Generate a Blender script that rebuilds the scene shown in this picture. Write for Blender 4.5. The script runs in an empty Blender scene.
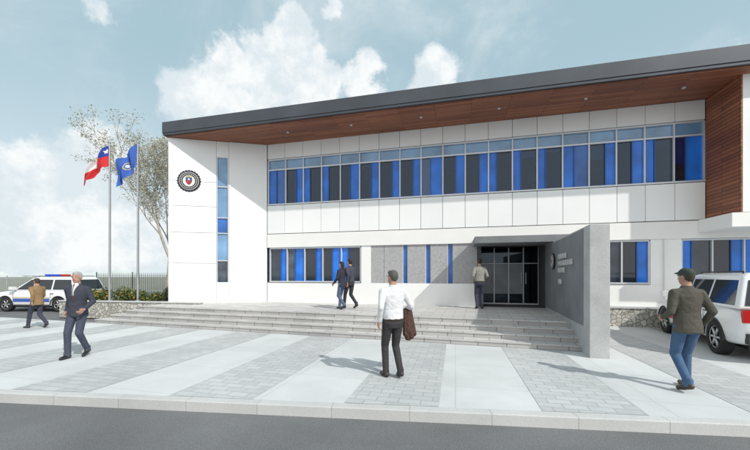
import bpy, bmesh, math, random
import numpy as np
from mathutils import Vector, Matrix
random.seed(7)
rnd=random.Random(11)
scene=bpy.context.scene
COL=scene.collection

# ---------------------------------------------------------------- helpers
def new_obj(name, me, parent=None):
    o=bpy.data.objects.new(name, me); COL.objects.link(o)
    if parent: o.parent=parent
    return o
def empty(name, loc=(0,0,0), rz=0, scale=1):
    o=bpy.data.objects.new(name,None); COL.objects.link(o)
    o.location=loc; o.rotation_euler=(0,0,rz); o.scale=(scale,)*3; o.empty_display_size=.2
    return o

def pmat(name, col, rough=.6, var=.08, scale=4, bump=0, bscale=40, metallic=0, spec=.5, coat=0, bdist=.01, speck=0):
    m=bpy.data.materials.new(name); m.use_nodes=True
    nt=m.node_tree; b=nt.nodes['Principled BSDF']
    b.inputs['Roughness'].default_value=rough; b.inputs['Metallic'].default_value=metallic
    b.inputs['Specular IOR Level'].default_value=spec
    if coat: b.inputs['Coat Weight'].default_value=coat
    tc=nt.nodes.new('ShaderNodeTexCoord')
    n=nt.nodes.new('ShaderNodeTexNoise'); n.inputs['Scale'].default_value=scale; n.inputs['Detail'].default_value=6
    nt.links.new(tc.outputs['Object'],n.inputs['Vector'])
    mr=nt.nodes.new('ShaderNodeMapRange'); mr.inputs['From Min'].default_value=.3; mr.inputs['From Max'].default_value=.7
    mr.inputs['To Min'].default_value=1-var; mr.inputs['To Max'].default_value=1+var
    nt.links.new(n.outputs['Fac'],mr.inputs['Value'])
    mx=nt.nodes.new('ShaderNodeVectorMath'); mx.operation='SCALE'
    mx.inputs[0].default_value=col[:3]
    fac=mr.outputs['Result']
    if bump:
        n2=nt.nodes.new('ShaderNodeTexNoise'); n2.inputs['Scale'].default_value=bscale; n2.inputs['Detail'].default_value=5
        nt.links.new(tc.outputs['Object'],n2.inputs['Vector'])
        bp=nt.nodes.new('ShaderNodeBump'); bp.inputs['Strength'].default_value=bump; bp.inputs['Distance'].default_value=bdist
        nt.links.new(n2.outputs['Fac'],bp.inputs['Height']); nt.links.new(bp.outputs['Normal'],b.inputs['Normal'])
        if speck:
            m3=nt.nodes.new('ShaderNodeMapRange'); m3.inputs['From Min'].default_value=.35; m3.inputs['From Max'].default_value=.65
            m3.inputs['To Min'].default_value=1-speck; m3.inputs['To Max'].default_value=1+speck
            nt.links.new(n2.outputs['Fac'],m3.inputs['Value'])
            mm=nt.nodes.new('ShaderNodeMath'); mm.operation='MULTIPLY'; nt.links.new(fac,mm.inputs[0]); nt.links.new(m3.outputs[0],mm.inputs[1]); fac=mm.outputs[0]
    nt.links.new(fac,mx.inputs['Scale'])
    nt.links.new(mx.outputs['Vector'],b.inputs['Base Color'])
    return m

def clearglass(name,tint,rough=.02,base=.06):
    m=bpy.data.materials.new(name); m.use_nodes=True
    nt=m.node_tree; N=nt.nodes; L=nt.links; N.clear()
    o=N.new('ShaderNodeOutputMaterial'); mx=N.new('ShaderNodeMixShader'); t=N.new('ShaderNodeBsdfTransparent'); g=N.new('ShaderNodeBsdfGlossy')
    t.inputs[0].default_value=(*tint,1); g.inputs['Roughness'].default_value=rough; g.inputs[0].default_value=(.7,.8,.95,1)
    lw=N.new('ShaderNodeFresnel'); lw.inputs[0].default_value=1.5
    ad=N.new('ShaderNodeMath'); ad.operation='ADD'; ad.use_clamp=True; ad.inputs[1].default_value=base; L.new(lw.outputs[0],ad.inputs[0])
    L.new(ad.outputs[0],mx.inputs[0]); L.new(t.outputs[0],mx.inputs[1]); L.new(g.outputs[0],mx.inputs[2]); L.new(mx.outputs[0],o.inputs[0])
    return m

def brickmat(name,c1,c2,mortar,bw,bh,ms,rough=.7,rot=0,axes='XY',offset=.5,big=.15,bump=.3,bscale=60,smooth=.1,bias=0,big_scale=.5):
    m=bpy.data.materials.new(name); m.use_nodes=True
    nt=m.node_tree; N=nt.nodes; L=nt.links; b=N['Principled BSDF']; b.inputs['Roughness'].default_value=rough
    tc=N.new('ShaderNodeTexCoord')
    sep=N.new('ShaderNodeSeparateXYZ'); com=N.new('ShaderNodeCombineXYZ')
    L.new(tc.outputs['Object'],sep.inputs[0])
    L.new(sep.outputs[axes[0]],com.inputs['X']); L.new(sep.outputs[axes[1]],com.inputs['Y'])
    mp=N.new('ShaderNodeMapping'); mp.inputs['Rotation'].default_value=(0,0,rot)
    L.new(com.outputs[0],mp.inputs['Vector'])
    br=N.new('ShaderNodeTexBrick'); L.new(mp.outputs[0],br.inputs['Vector'])
    br.offset=offset
    br.inputs['Scale'].default_value=1; br.inputs['Brick Width'].default_value=bw; br.inputs['Row Height'].default_value=bh
    br.inputs['Mortar Size'].default_value=ms; br.inputs['Mortar Smooth'].default_value=smooth; br.inputs['Bias'].default_value=bias
    br.inputs['Color1'].default_value=(*c1,1); br.inputs['Color2'].default_value=(*c2,1); br.inputs['Mortar'].default_value=(*mortar,1)
    n=N.new('ShaderNodeTexNoise'); n.inputs['Scale'].default_value=big_scale; n.inputs['Detail'].default_value=7; n.inputs['Roughness'].default_value=.6
    L.new(tc.outputs['Object'],n.inputs['Vector'])
    mr=N.new('ShaderNodeMapRange'); mr.inputs['From Min'].default_value=.3; mr.inputs['From Max'].default_value=.7
    mr.inputs['To Min'].default_value=1-big; mr.inputs['To Max'].default_value=1+big
    L.new(n.outputs['Fac'],mr.inputs['Value'])
    n3=N.new('ShaderNodeTexNoise'); n3.inputs['Scale'].default_value=bscale; n3.inputs['Detail'].default_value=4
    L.new(tc.outputs['Object'],n3.inputs['Vector'])
    mr3=N.new('ShaderNodeMapRange'); mr3.inputs['From Min'].default_value=.3; mr3.inputs['From Max'].default_value=.7
    mr3.inputs['To Min'].default_value=.93; mr3.inputs['To Max'].default_value=1.07
    L.new(n3.outputs['Fac'],mr3.inputs['Value'])
    mm=N.new('ShaderNodeMath'); mm.operation='MULTIPLY'; L.new(mr.outputs[0],mm.inputs[0]); L.new(mr3.outputs[0],mm.inputs[1])
    mx=N.new('ShaderNodeVectorMath'); mx.operation='SCALE'
    L.new(br.outputs['Color'],mx.inputs[0]); L.new(mm.outputs[0],mx.inputs['Scale']); L.new(mx.outputs[0],b.inputs['Base Color'])
    bp=N.new('ShaderNodeBump'); bp.inputs['Strength'].default_value=bump; bp.inputs['Distance'].default_value=.006
    inv=N.new('ShaderNodeMath'); inv.operation='SUBTRACT'; inv.inputs[0].default_value=1; L.new(br.outputs['Fac'],inv.inputs[1])
    ad=N.new('ShaderNodeMath'); ad.operation='MULTIPLY_ADD'; ad.inputs[1].default_value=.4
    L.new(n3.outputs['Fac'],ad.inputs[0]); L.new(inv.outputs[0],ad.inputs[2])
    L.new(ad.outputs[0],bp.inputs['Height']); L.new(bp.outputs[0],b.inputs['Normal'])
    return m

class MB:
    def __init__(s): s.v=[]; s.f=[]; s.m=[]; s.mats=[]
    def mi(s,m):
        if m not in s.mats: s.mats.append(m)
        return s.mats.index(m)
    def face(s,pts,m):
        i=len(s.v); s.v+= [tuple(p) for p in pts]; s.f.append(tuple(range(i,i+len(pts)))); s.m.append(s.mi(m))
    def box(s,x0,x1,y0,y1,z0,z1,m):
        i=len(s.v); s.v+=[(x0,y0,z0),(x1,y0,z0),(x1,y1,z0),(x0,y1,z0),(x0,y0,z1),(x1,y0,z1),(x1,y1,z1),(x0,y1,z1)]
        k=s.mi(m)
        for f in [(0,3,2,1),(4,5,6,7),(0,1,5,4),(1,2,6,5),(2,3,7,6),(3,0,4,7)]:
            s.f.append(tuple(i+a for a in f)); s.m.append(k)
    def prism(s,poly,z0,z1,m,mtop=None):
        a=sum(poly[i][0]*poly[(i+1)%len(poly)][1]-poly[(i+1)%len(poly)][0]*poly[i][1] for i in range(len(poly)))
        if a<0: poly=poly[::-1]
        n=len(poly); i=len(s.v)
        s.v+=[(p[0],p[1],z0) for p in poly]+[(p[0],p[1],z1) for p in poly]
        k=s.mi(m); kt=s.mi(mtop) if mtop else k
        s.f.append(tuple(i+a for a in range(n))[::-1]); s.m.append(k)
        s.f.append(tuple(i+n+a for a in range(n))); s.m.append(kt)
        for a in range(n):
            b=(a+1)%n; s.f.append((i+a,i+b,i+n+b,i+n+a)); s.m.append(k)
    def tube(s,p0,p1,r0,r1,m,n=6,cap=True):
        p0=Vector(p0);p1=Vector(p1); d=(p1-p0)
        if d.length<1e-6: return
        d.normalize(); a=d.orthogonal().normalized(); b=d.cross(a)
        i=len(s.v); k=s.mi(m)
        for p,r in((p0,r0),(p1,r1)):
            for j in range(n):
                t=2*math.pi*j/n; s.v.append(tuple(p+a*(r*math.cos(t))+b*(r*math.sin(t))))
        for j in range(n):
            j2=(j+1)%n; s.f.append((i+j,i+j2,i+n+j2,i+n+j)); s.m.append(k)
        if cap:
            s.f.append(tuple(i+j for j in range(n))[::-1]); s.m.append(k)
            s.f.append(tuple(i+n+j for j in range(n))); s.m.append(k)
    def build(s,name,parent=None,smooth=False,bevel=0,loc=None,rz=0):
        me=bpy.data.meshes.new(name); me.from_pydata(s.v,[],s.f)
        for m in s.mats: me.materials.append(m)
        me.polygons.foreach_set('material_index',s.m)
        if smooth: me.polygons.foreach_set('use_smooth',[True]*len(me.polygons))
        me.update()
        o=new_obj(name,me,parent)
        if loc: o.location=loc
        o.rotation_euler[2]=rz
        if bevel:
            b=o.modifiers.new('b','BEVEL'); b.width=bevel; b.segments=2; b.limit_method='ANGLE'
        return o

def baked(o):
    dg=bpy.context.evaluated_depsgraph_get(); dg.update()
    me=bpy.data.meshes.new_from_object(o.evaluated_get(dg))
    o.modifiers.clear(); o.data=me
    return o

# ---------------------------------------------------------------- materials
M_white=pmat('white_render',(.84,.85,.84),.55,.03,1.2,.05,80)
M_panel=pmat('white_panel',(.84,.86,.86),.38,.025,.7)
M_panel2=pmat('white_panel_b',(.81,.83,.835),.38,.025,.7)
M_cream=pmat('white_band',(.82,.82,.80),.5,.03,1)
M_dark=pmat('dark_backing',(.05,.055,.06),.8,.1)
M_fascia=pmat('dark_metal_fascia',(.07,.08,.095),.42,.15,.8,metallic=.3)
M_roof=pmat('roof_membrane',(.2,.2,.2),.8,.15)
M_frame=pmat('window_frame_alu',(.62,.65,.68),.35,.04,3,metallic=.3)
M_frame_b=pmat('window_frame_blue',(.02,.10,.34),.35,.05,3)
M_glass_d=pmat('glass_dark',(.012,.018,.03),.06,.35,1.1,spec=.8)
M_glass_d2=pmat('glass_dark_b',(.03,.042,.06),.05,.5,1.6,spec=.8)
M_glass_d3=pmat('glass_dark_c',(.055,.072,.095),.05,.6,2.2,spec=.8)
M_clear=clearglass('glass_clear',(.45,.55,.65),base=.02)
M_clear_e=clearglass('glass_clear_entrance',(.40,.46,.50),base=.01)
M_clear_b=clearglass('glass_clear_blue',(.12,.34,.75),base=.08)
M_glass_b=pmat('glass_blue',(.018,.17,.66),.10,.30,1.3,spec=.5)
M_glass_b2=pmat('glass_blue_mid',(.03,.13,.42),.08,.35,1.3,spec=.6)
M_glass_l=pmat('glass_light',(.16,.32,.52),.06,.35,.9,spec=.9)
M_wood=brickmat('wood_cladding',(.34,.125,.06),(.20,.068,.034),(.02,.01,.008),2.4,.11,.008,.55,axes='XY',big=.2,bump=.6,bscale=14)
M_wood_v=brickmat('wood_cladding_wall',(.34,.125,.06),(.20,.068,.034),(.02,.01,.008),1.3,.11,.008,.55,axes='YZ',big=.2,bump=.6,bscale=14)
M_conc=pmat('concrete',(.43,.44,.44),.85,.12,2.5,.35,60,speck=.08)
M_conc_d=pmat('concrete_dark',(.19,.20,.21),.75,.14,2.0,.2,60,speck=.08)
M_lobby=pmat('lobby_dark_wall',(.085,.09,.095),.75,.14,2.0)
M_conc_l=pmat('concrete_light',(.52,.53,.53),.8,.08,1.5,.25,90)
M_stonep=pmat('stone_panel_grey',(.38,.38,.39),.75,.16,18,.4,50)
ROT=math.radians(13.69)
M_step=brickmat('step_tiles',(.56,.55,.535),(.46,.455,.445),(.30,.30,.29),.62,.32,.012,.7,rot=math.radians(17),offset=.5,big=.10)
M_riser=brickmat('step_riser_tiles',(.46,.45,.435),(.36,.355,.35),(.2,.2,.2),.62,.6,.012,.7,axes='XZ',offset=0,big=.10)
M_plaza=brickmat('plaza_slabs',(.575,.595,.60),(.555,.575,.58),(.48,.49,.495),1.3,1.3,.008,.8,rot=ROT,offset=0,big=.11,bump=.2,bscale=90,big_scale=.7)
M_paver=brickmat('brick_pavers',(.50,.515,.52),(.43,.445,.45),(.36,.37,.375),.30,.155,.009,.8,rot=ROT,offset=.5,big=.13,bump=.5,bscale=60)
M_kerb=brickmat('kerb_stone',(.52,.53,.525),(.49,.495,.49),(.37,.37,.37),1.0,5,.006,.85,rot=math.radians(6),offset=0,big=.14,bump=.3)
M_asph=pmat('asphalt',(.145,.15,.155),.92,.22,.6,.7,110,bdist=.006,speck=.38)
M_stone=bpy.data.materials.new('rubble_stone'); M_stone.use_nodes=True
nt=M_stone.node_tree; bs=nt.nodes['Principled BSDF']; bs.inputs['Roughness'].default_value=.9
tc=nt.nodes.new('ShaderNodeTexCoord'); vo=nt.nodes.new('ShaderNodeTexVoronoi'); vo.inputs['Scale'].default_value=7.5
vo2=nt.nodes.new('ShaderNodeTexVoronoi'); vo2.feature='DISTANCE_TO_EDGE'; vo2.inputs['Scale'].default_value=7.5
nt.links.new(tc.outputs['Object'],vo.inputs['Vector']); nt.links.new(tc.outputs['Object'],vo2.inputs['Vector'])
cr=nt.nodes.new('ShaderNodeValToRGB'); cr.color_ramp.elements[0].color=(.36,.35,.31,1); cr.color_ramp.elements[1].color=(.60,.59,.54,1)
sx=nt.nodes.new('ShaderNodeSeparateColor'); nt.links.new(vo.outputs['Color'],sx.inputs[0]); nt.links.new(sx.outputs[0],cr.inputs[0])
mr=nt.nodes.new('ShaderNodeMapRange'); mr.inputs['From Max'].default_value=.06; nt.links.new(vo2.outputs['Distance'],mr.inputs['Value'])
mx=nt.nodes.new('ShaderNodeMix'); mx.data_type='RGBA'; mx.inputs[6].default_value=(.27,.26,.23,1)
nt.links.new(mr.outputs[0],mx.inputs[0]); nt.links.new(cr.outputs[0],mx.inputs[7]); nt.links.new(mx.outputs[2],bs.inputs['Base Color'])
bp=nt.nodes.new('ShaderNodeBump'); bp.inputs['Distance'].default_value=.03; nt.links.new(mr.outputs[0],bp.inputs['Height']); nt.links.new(bp.outputs[0],bs.inputs['Normal'])
M_black=pmat('black_paint',(.02,.02,.022),.45,.1)
M_pole=pmat('galvanised_pole',(.45,.46,.47),.35,.05,metallic=.6)
M_soil=pmat('soil',(.10,.075,.05),.95,.3,6,.6,40)
M_grass=pmat('dry_grass',(.22,.23,.19),.95,.3,.5,.8,80,bdist=.03)
def flat(name,c,r=.6,**k): return pmat(name,c,r,.06,8,**k)

# ---------------------------------------------------------------- frames
P0=Vector((-4.65,14.2)); US=Vector((.9716,-.2366)); UB=Vector((.2366,.9716))
def L2W(s,b): p=P0+US*s+UB*b; return (p.x,p.y)

# ---------------------------------------------------------------- ground
g=MB(); 
Rg=900
g.face([(-Rg,-300,-.135),(Rg,-300,-.135),(Rg,Rg,-.135),(-Rg,Rg,-.135)],M_asph); g.build('ground')
gg=MB(); gg.face([(-Rg,26,-.128),(-8,26,-.128),(-8,Rg,-.128),(-Rg,Rg,-.128)],M_grass); 
gg.face([(14,30,-.128),(Rg,30,-.128),(Rg,Rg,-.128),(14,Rg,-.128)],M_grass); gg.build('grass_field')
kl=lambda x: 4.18-.105*x
def back(x): return 7.29+.3057*(4.64-x)
plz=MB()
KW=.16
polyP=[(-40,kl(-40)+KW),(40,kl(40)+KW),(40,22),(8,22),(4.5,back(4.5)+3),(-9.5,back(-9.5)+3),(-9.96,back(-9.96)),(-40,back(-40))]
plz.prism(polyP,-.2,0,M_kerb,M_plaza); plz.build('plaza_pavement')
kb=MB()
kb.prism([(-40,kl(-40)),(40,kl(40)),(40,kl(40)+KW-.003),(-40,kl(-40)+KW-.003)],-.2,.006,M_kerb)
kb.build('kerb',bevel=.012)
st=MB()
x0=-.41-2.5*9
while x0<16:
    def hit(xs,ys):
        if xs<4.3:
            t=(7.29+.3057*(4.64-xs)-ys)/(.9716+.3057*.2366)
        else:
            t=(P0.y-.2435*(xs-P0.x)-ys)/(.9716+.2435*.2366)-.35
        return t
    xa,xb=x0,x0+1.23
    ya,yb=kl(xa)+KW,kl(xb)+KW
    if xa<4.3<xb: xb=4.2; yb=kl(xb)+KW
    ta,tb=hit(xa,ya),hit(xb,yb)
    st.face([(xa,ya,.004),(xb,yb,.004),(xb+.2366*tb,yb+.9716*tb,.004),(xa+.2366*ta,ya+.9716*ta,.004)],M_paver)
    x0+=2.5
st.build('paving_strips')
pk=MB(); Mline=pmat('road_paint',(.7,.7,.68),.7,.12,8)
for i in range(7):
    xx=-30+i*2.9
    pk.face([(xx,17.5,-.130),(xx+.12,17.5,-.130),(xx-1.2,22.3,-.130),(xx-1.32,22.3,-.130)],Mline)
pk.build('parking_lines')

# ---------------------------------------------------------------- steps / platform
sp=MB(); R0=Vector((4.66,7.28)); dS=Vector((-.956,.292)); pS=Vector((.292,.956)); L0=Vector((-9.95,11.75))
cL=L2W(-3.0,.3); cR=L2W(11.1,.6)
for k in range(4):
    fr=R0+pS*(.32*k); l=L0+pS*(.32*k)-dS*(.32*k)*1.0
    lb=l+pS*(3.2-.32*k)
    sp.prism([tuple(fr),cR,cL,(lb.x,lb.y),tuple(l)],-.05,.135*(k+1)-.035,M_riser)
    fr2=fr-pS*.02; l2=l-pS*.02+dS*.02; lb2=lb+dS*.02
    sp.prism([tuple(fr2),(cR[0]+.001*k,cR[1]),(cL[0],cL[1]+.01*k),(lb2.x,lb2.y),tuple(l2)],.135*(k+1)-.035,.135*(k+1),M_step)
sp.build('entrance_steps')

# ---------------------------------------------------------------- building
B=empty('police_station',(P0.x,P0.y,0),-ROT)
ZP=.54; ZT=7.3; NM=19
M_int=pmat('office_wall',(.36,.37,.38),.8,.05); M_flr=pmat('office_floor',(.18,.16,.14),.5,.1); M_ceil=pmat('office_ceiling',(.5,.5,.49),.8,.04)
M_desk=pmat('desk_wood',(.25,.15,.08),.5,.1); M_blind=pmat('roller_blind',(.50,.52,.53),.8,.05)
c=MB()
splay=[(-3.33,-1.42),(.0,.0+.16)]
full=[splay[0],splay[1],(20,.16),(20,9.9),(-3.33,9.9)]
c.prism(full,3.05,4.64,M_dark)
c.prism(full,6.69,7.28,M_dark)
c.prism([splay[0],splay[1],(.0,9.9),(-3.33,9.9)],4.64,6.69,M_dark)
c.box(0,15.75,3.6,9.9,4.64,6.69,M_dark)
c.box(15.75,20,.16,9.9,4.64,6.69,M_dark)
c.prism([splay[0],splay[1],(8.65,.16),(8.65,9.9),(-3.33,9.9)],-.05,3.05,M_dark)
c.box(11.34,20,.16,9.9,-.05,3.05,M_dark)
c.box(8.65,11.34,3.4,9.9,-.05,3.05,M_dark)
c.build('core',B)
it=MB()
it.box(.02,15.74,3.55,3.59,4.66,6.66,M_int); it.box(.02,15.74,.17,3.54,4.645,4.66,M_flr); it.box(.02,15.74,.17,3.54,6.66,6.685,M_ceil)
ri=random.Random(2)
for a in(.03,3.3,5.75,8.2,11.5,13.95,15.66): it.box(a,a+.08,.2,3.54,4.665,6.655,M_int)
for i in range(14):
    a=.5+i*1.1
    it.box(a,a+.75,1.2,1.8,5.36,5.40,M_desk); it.box(a+.2,a+.6,1.3,1.34,5.42,5.72,M_black)
    it.box(a+.1,a+.5,2.9+.01*i,3.5,4.67,5.5+.5*ri.random(),M_desk if i%2 else M_int)
for i in range(NM):
    if ri.random()<.35:
        a=.05+i*.819; zb=6.2-ri.choice([.12,.25,.5,.85])
        it.box(a+.03,a+.79,.19,.20,zb-.02,6.63,M_blind)
it.build('office_interior',B)
w=MB()
w.box(-3.45,-3.33,-1.60,10,0,7.28,M_white)
w.box(-3.33,20.0,9.9,10,0,7.28,M_white)
w.box(20,20.12,.0,10,0,7.28,M_white)
w.build('side_walls',B)
r=MB()
r.prism([(-3.62,-1.80),(20.4,-1.80),(20.4,10.3),(-3.62,10.3)],7.42,7.86,M_fascia,M_roof)
r.box(-3.60,20.38,-1.78,10.28,7.33,7.42,M_fascia)
r.build('roof',B,bevel=.01)
s_=MB(); s_.box(-3.52,20.3,-1.70,.3,7.295,7.329,M_wood); s_.build('wood_soffit',B)

MOD=.82
up=MB()
for i in range(NM):
    a=.03+i*MOD
    up.box(a+.007,a+MOD-.007,0,.10,6.67,7.29,M_panel if i%3 else M_panel2)
    up.box(a+.007,a+MOD-.007,-.01,.10,3.47,4.66,M_panel if (i*7)%4 else M_panel2)
for i in range(5):
    a=16.0+i*.8
    for (z0,z1) in((3.47,4.66),(4.68,6.65),(6.67,7.29)):
        up.box(a+.007,a+.8-.007,0,.10,z0,z1,M_panel)
up.build('upper_cladding_panels',B,bevel=.004)
def window_strip(mb,s0,n,mod,z0,z1,zt,seed,fr=M_frame,clear=False):
    rr=random.Random(seed)
    mb.box(s0,s0+n*mod,-.03,.13,z0-.0,z0+.05,fr)
    mb.box(s0,s0+n*mod,.02,.13,z1-.05,z1,fr)
    if zt: mb.box(s0,s0+n*mod,.03,.13,zt-.025,zt+.025,fr)
    for i in range(n):
        a=s0+i*mod
        mb.box(a-.02,a+.02,.025,.13,z0+.05,z1-.05,fr)
        if zt: mb.box(a+.02,a+mod-.02,.10,.12,zt+.025,z1-.05,M_glass_l)
        top=(zt-.025) if zt else z1-.05
        pat=rr.choice([('d',.58,'b'),('b',.36,'d'),('d',.62,'b'),('b',.34,'d'),('b',.45,'c'),('c',.4,'d'),('d',.5,'b'),('e',.42,'b')])
        mm={'d':M_clear if clear else rr.choice([M_glass_d,M_glass_d2]),'b':M_glass_b,'c':M_glass_b2,'e':M_clear_b if clear else M_glass_d3}
        sp_=a+.02+(mod-.04)*pat[1]
        off=rr.uniform(0,.012)
        mb.box(a+.02,sp_-.014,.095+off,.12,z0+.05,top,mm[pat[0]])
        mb.box(sp_+.014,a+mod-.02,.095+off*.5,.12,z0+.05,top,mm[pat[2]])
        mb.box(sp_-.014,sp_+.014,.06,.13,z0+.05,top,M_frame_b)
        if rr.random()<.4:
            mb.box(a+.02,sp_-.014,.06,.094,z0+.05,z0+.09,M_frame_b)
    mb.box(s0+n*mod-.02,s0+n*mod+.02,.025,.13,z0+.05,z1-.05,fr)
uw=MB(); window_strip(uw,.05,NM,MOD*.9985,4.68,6.65,6.2,5,clear=True); uw.build('upper_windows',B)

fn=MB(); fn.box(15.66,15.98,-1.34,.0,3.46,7.29,M_white); fn.build('white_fin_wall',B)
fw=MB(); fw.box(15.62,15.657,-1.335,.0,3.465,7.288,M_wood_v); fw.build('wood_fin_cladding',B)
bd=MB(); 
bd.box(.03,20.0,-.035,.15,2.87,3.44,M_cream)
bd.box(15.4,20.4,-1.36,-.04,3.05,3.445,M_cream)
bd.build('floor_band',B,bevel=.005)
gf=MB()
gf.box(.03,8.66,0,.15,.5,1.38,M_white)
gf.box(4.22,4.62,0.003,.15,1.382,2.868,M_white)
gf.box(4.625,5.145,.02,.15,1.382,2.868,M_stonep)
for a,b in((5.15,5.89),(6.07,6.77),(6.95,7.59),(7.77,8.66)):
    gf.box(a+.005,b-.005,.02,.15,1.382,2.868,M_stonep)
for a in(5.89,6.77,7.59):
    gf.box(a,a+.18,.08,.12,1.382,2.868,M_glass_b2)
    gf.box(a-.005,a+.02,.03,.14,1.384,2.866,M_frame)
gf.box(11.3,20,.003,.15,.62,1.38,M_white)
gf.box(14.12,14.98,.003,.15,1.382,2.868,M_white)
gf.box(17.5,18.2,.003,.15,1.382,2.868,M_white)
gf.box(11.3,12.5,.003,.15,1.382,2.868,M_white)
gf.box(11.32,20.2,-.16,.155,-.02,.60,M_stone)
gf.box(11.30,20.2,-.20,.002,.60,.66,M_conc_l)
gf.build('ground_floor_walls',B)
gw=MB(); window_strip(gw,.13,5,.81,1.4,2.86,None,21); window_strip(gw,12.53,2,.78,1.4,2.86,None,8); window_strip(gw,15.0,3,.82,1.4,2.86,None,4)
window_strip(gw,18.22,2,.85,1.4,2.86,None,14)
gw.build('ground_floor_windows',B)
SA=math.atan2(1.66,3.45); SL=3.829
S=empty('splay_wall',(-3.45,-1.66,0),SA); S.parent=B
sw=MB(); zs=[ZP-.1,2.19,3.45,4.54,5.56,7.29]
t0,t1=.479*SL,.592*SL
for zi in range(5):
    z0,z1=zs[zi]+.007,zs[zi+1]-.007
    sw.box(0,t0-.03,0,.12,z0,z1,M_panel if zi%2 else M_panel2)
    if zi==0: sw.box(t0-.02,t1+.02,0,.12,z0,1.40,M_panel)
    if zi==4: sw.box(t0-.02,t1+.02,0,.12,6.64,z1,M_panel)
sw.box(t1+.03,SL-.0,0,.12,ZP-.1,7.29,M_panel)
sw.build('splay_panels',S,bevel=.004)
sg=MB()
zz=[1.41,2.3,3.45,4.1,5.4,6.63]
for i in range(5):
    sg.box(t0,t1,.08,.11,zz[i]+.02,zz[i+1]-.02,[M_glass_d3,M_glass_l,M_glass_b2,M_glass_l,M_glass_l][i])
    sg.box(t0,t1,.03,.115,zz[i+1]-.02,zz[i+1]+.02,M_frame)
sg.box(t0-.02,t0+.015,.0,.118,1.4,6.64,M_frame); sg.box(t1-.015,t1+.02,0.0,.118,1.4,6.64,M_frame)
sg.build('slot_window',S)

def emblem(parent,x,z,R,y=-.004,mat=None):
    mats=[flat('emblem_black',(.02,.02,.03)),flat('emblem_white',(.7,.7,.68)),flat('emblem_red',(.45,.03,.04)),flat('emblem_blue',(.04,.10,.35)),flat('emblem_gold',(.5,.35,.08))]
    e=MB()
    def disc(r,d,m,n=40,sx=1,sz=1,cx=0,cz=0):
        pts=[(cx+r*sx*math.cos(2*math.pi*i/n),cz+r*sz*math.sin(2*math.pi*i/n)) for i in range(n)]
        i0=len(e.v); k=e.mi(m)
        e.v+=[(x+p[0],y,z+p[1]) for p in pts]+[(x+p[0],y-d,z+p[1]) for p in pts]
        e.f.append(tuple(i0+n+i for i in range(n))); e.m.append(k)
        for i in range(n):
            j=(i+1)%n; e.f.append((i0+i,i0+j,i0+n+j,i0+n+i)); e.m.append(k)
    n=48; pts=[]
    for i in range(n):
        rr=R*(1.0 if i%2==0 else .93); t=2*math.pi*i/n; pts.append((x+rr*math.cos(t),y-.01,z+rr*math.sin(t)))
    e.face(pts,mats[0])
    disc(R*.88,.02,mats[0]); disc(R*.80,.024,mats[1]); disc(R*.76,.028,mats[0]); disc(R*.50,.032,mats[1])
    for i in range(26):
        t=2*math.pi*i/26; cx,cz=R*.63*math.cos(t),R*.63*math.sin(t)
        disc(R*.055,.032,mats[1],6,.7,1.0,cx,cz)
    def poly(pp,d,m): e.face([(x+R*a,y-d,z+R*b) for a,b in pp],m)
    poly([(-.26,.3),(-.26,-.05),(-.15,-.25),(0,-.36),(.15,-.25),(.26,-.05),(.26,.3)],.036,mats[0])
    poly([(-.23,.02),(-.23,-.05),(-.13,-.22),(0,-.32),(.13,-.22),(.23,-.05),(.23,.02)],.040,mats[2])
    poly([(-.23,.27),(-.23,.03),(.23,.03),(.23,.27)],.040,mats[3])
    poly([(0,.25),(-.05,.17),(-.11,.15),(-.06,.1),(-.07,.04),(0,.08),(.07,.04),(.06,.1),(.11,.15),(.05,.17)],.044,mats[1])
    poly([(-.3,.34),(-.1,.42),(0,.48),(.1,.42),(.3,.34)],.040,mats[4])
    return e.build('emblem',parent)
emblem(S,.202*SL,5.56,.46)

en=MB()
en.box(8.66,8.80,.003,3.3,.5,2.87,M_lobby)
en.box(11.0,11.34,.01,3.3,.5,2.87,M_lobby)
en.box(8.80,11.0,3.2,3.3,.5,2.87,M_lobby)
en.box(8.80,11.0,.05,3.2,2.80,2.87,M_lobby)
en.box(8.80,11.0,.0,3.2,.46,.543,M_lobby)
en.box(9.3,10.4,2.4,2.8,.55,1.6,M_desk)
en.build('entrance_lobby',B)
M_frost=pmat('frosted_door_panel',(.27,.29,.31),.2,.12,2)
dr=MB()
for i in range(4):
    a=8.84+i*.54
    dr.box(a,a+.02,1.2,1.26,.545,2.78,M_frame); dr.box(a+.52,a+.54,1.2,1.26,.545,2.78,M_frame)
    dr.box(a+.025,a+.515,1.2,1.26,.545,.60,M_frame); dr.box(a+.025,a+.515,1.2,1.26,2.14,2.17,M_frame)
    dr.box(a+.03,a+.51,1.22,1.235,.605,.95,M_clear_e)
    dr.box(a+.03,a+.51,1.22,1.235,.96,2.13,M_frost if i in(0,1,2) else M_clear_e)
    dr.box(a+.03,a+.51,1.22,1.235,2.18,2.78,M_clear_e)
    dr.tube((a+(.46 if i%2==0 else .08),1.16,1.35),(a+(.46 if i%2==0 else .08),1.16,1.8),.012,.012,M_pole)
dr.build('entrance_doors',B)
cn=MB(); cn.box(8.5,11.32,-1.35,-.037,2.745,2.97,M_conc_d); cn.build('entrance_canopy',B,bevel=.01)
dp=MB()
dp.tube((14.5,-.06,.67),(14.5,-.06,2.86),.035,.035,M_cream,10)
dp.build('downpipe',B)
lf=MB()
for i in range(6):
    lf.tube((1.5+i*2.6,-.95,7.294),(1.5+i*2.6,-.95,7.27),.05,.045,M_frame,16)
lf.build('soffit_lights',B)

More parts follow.
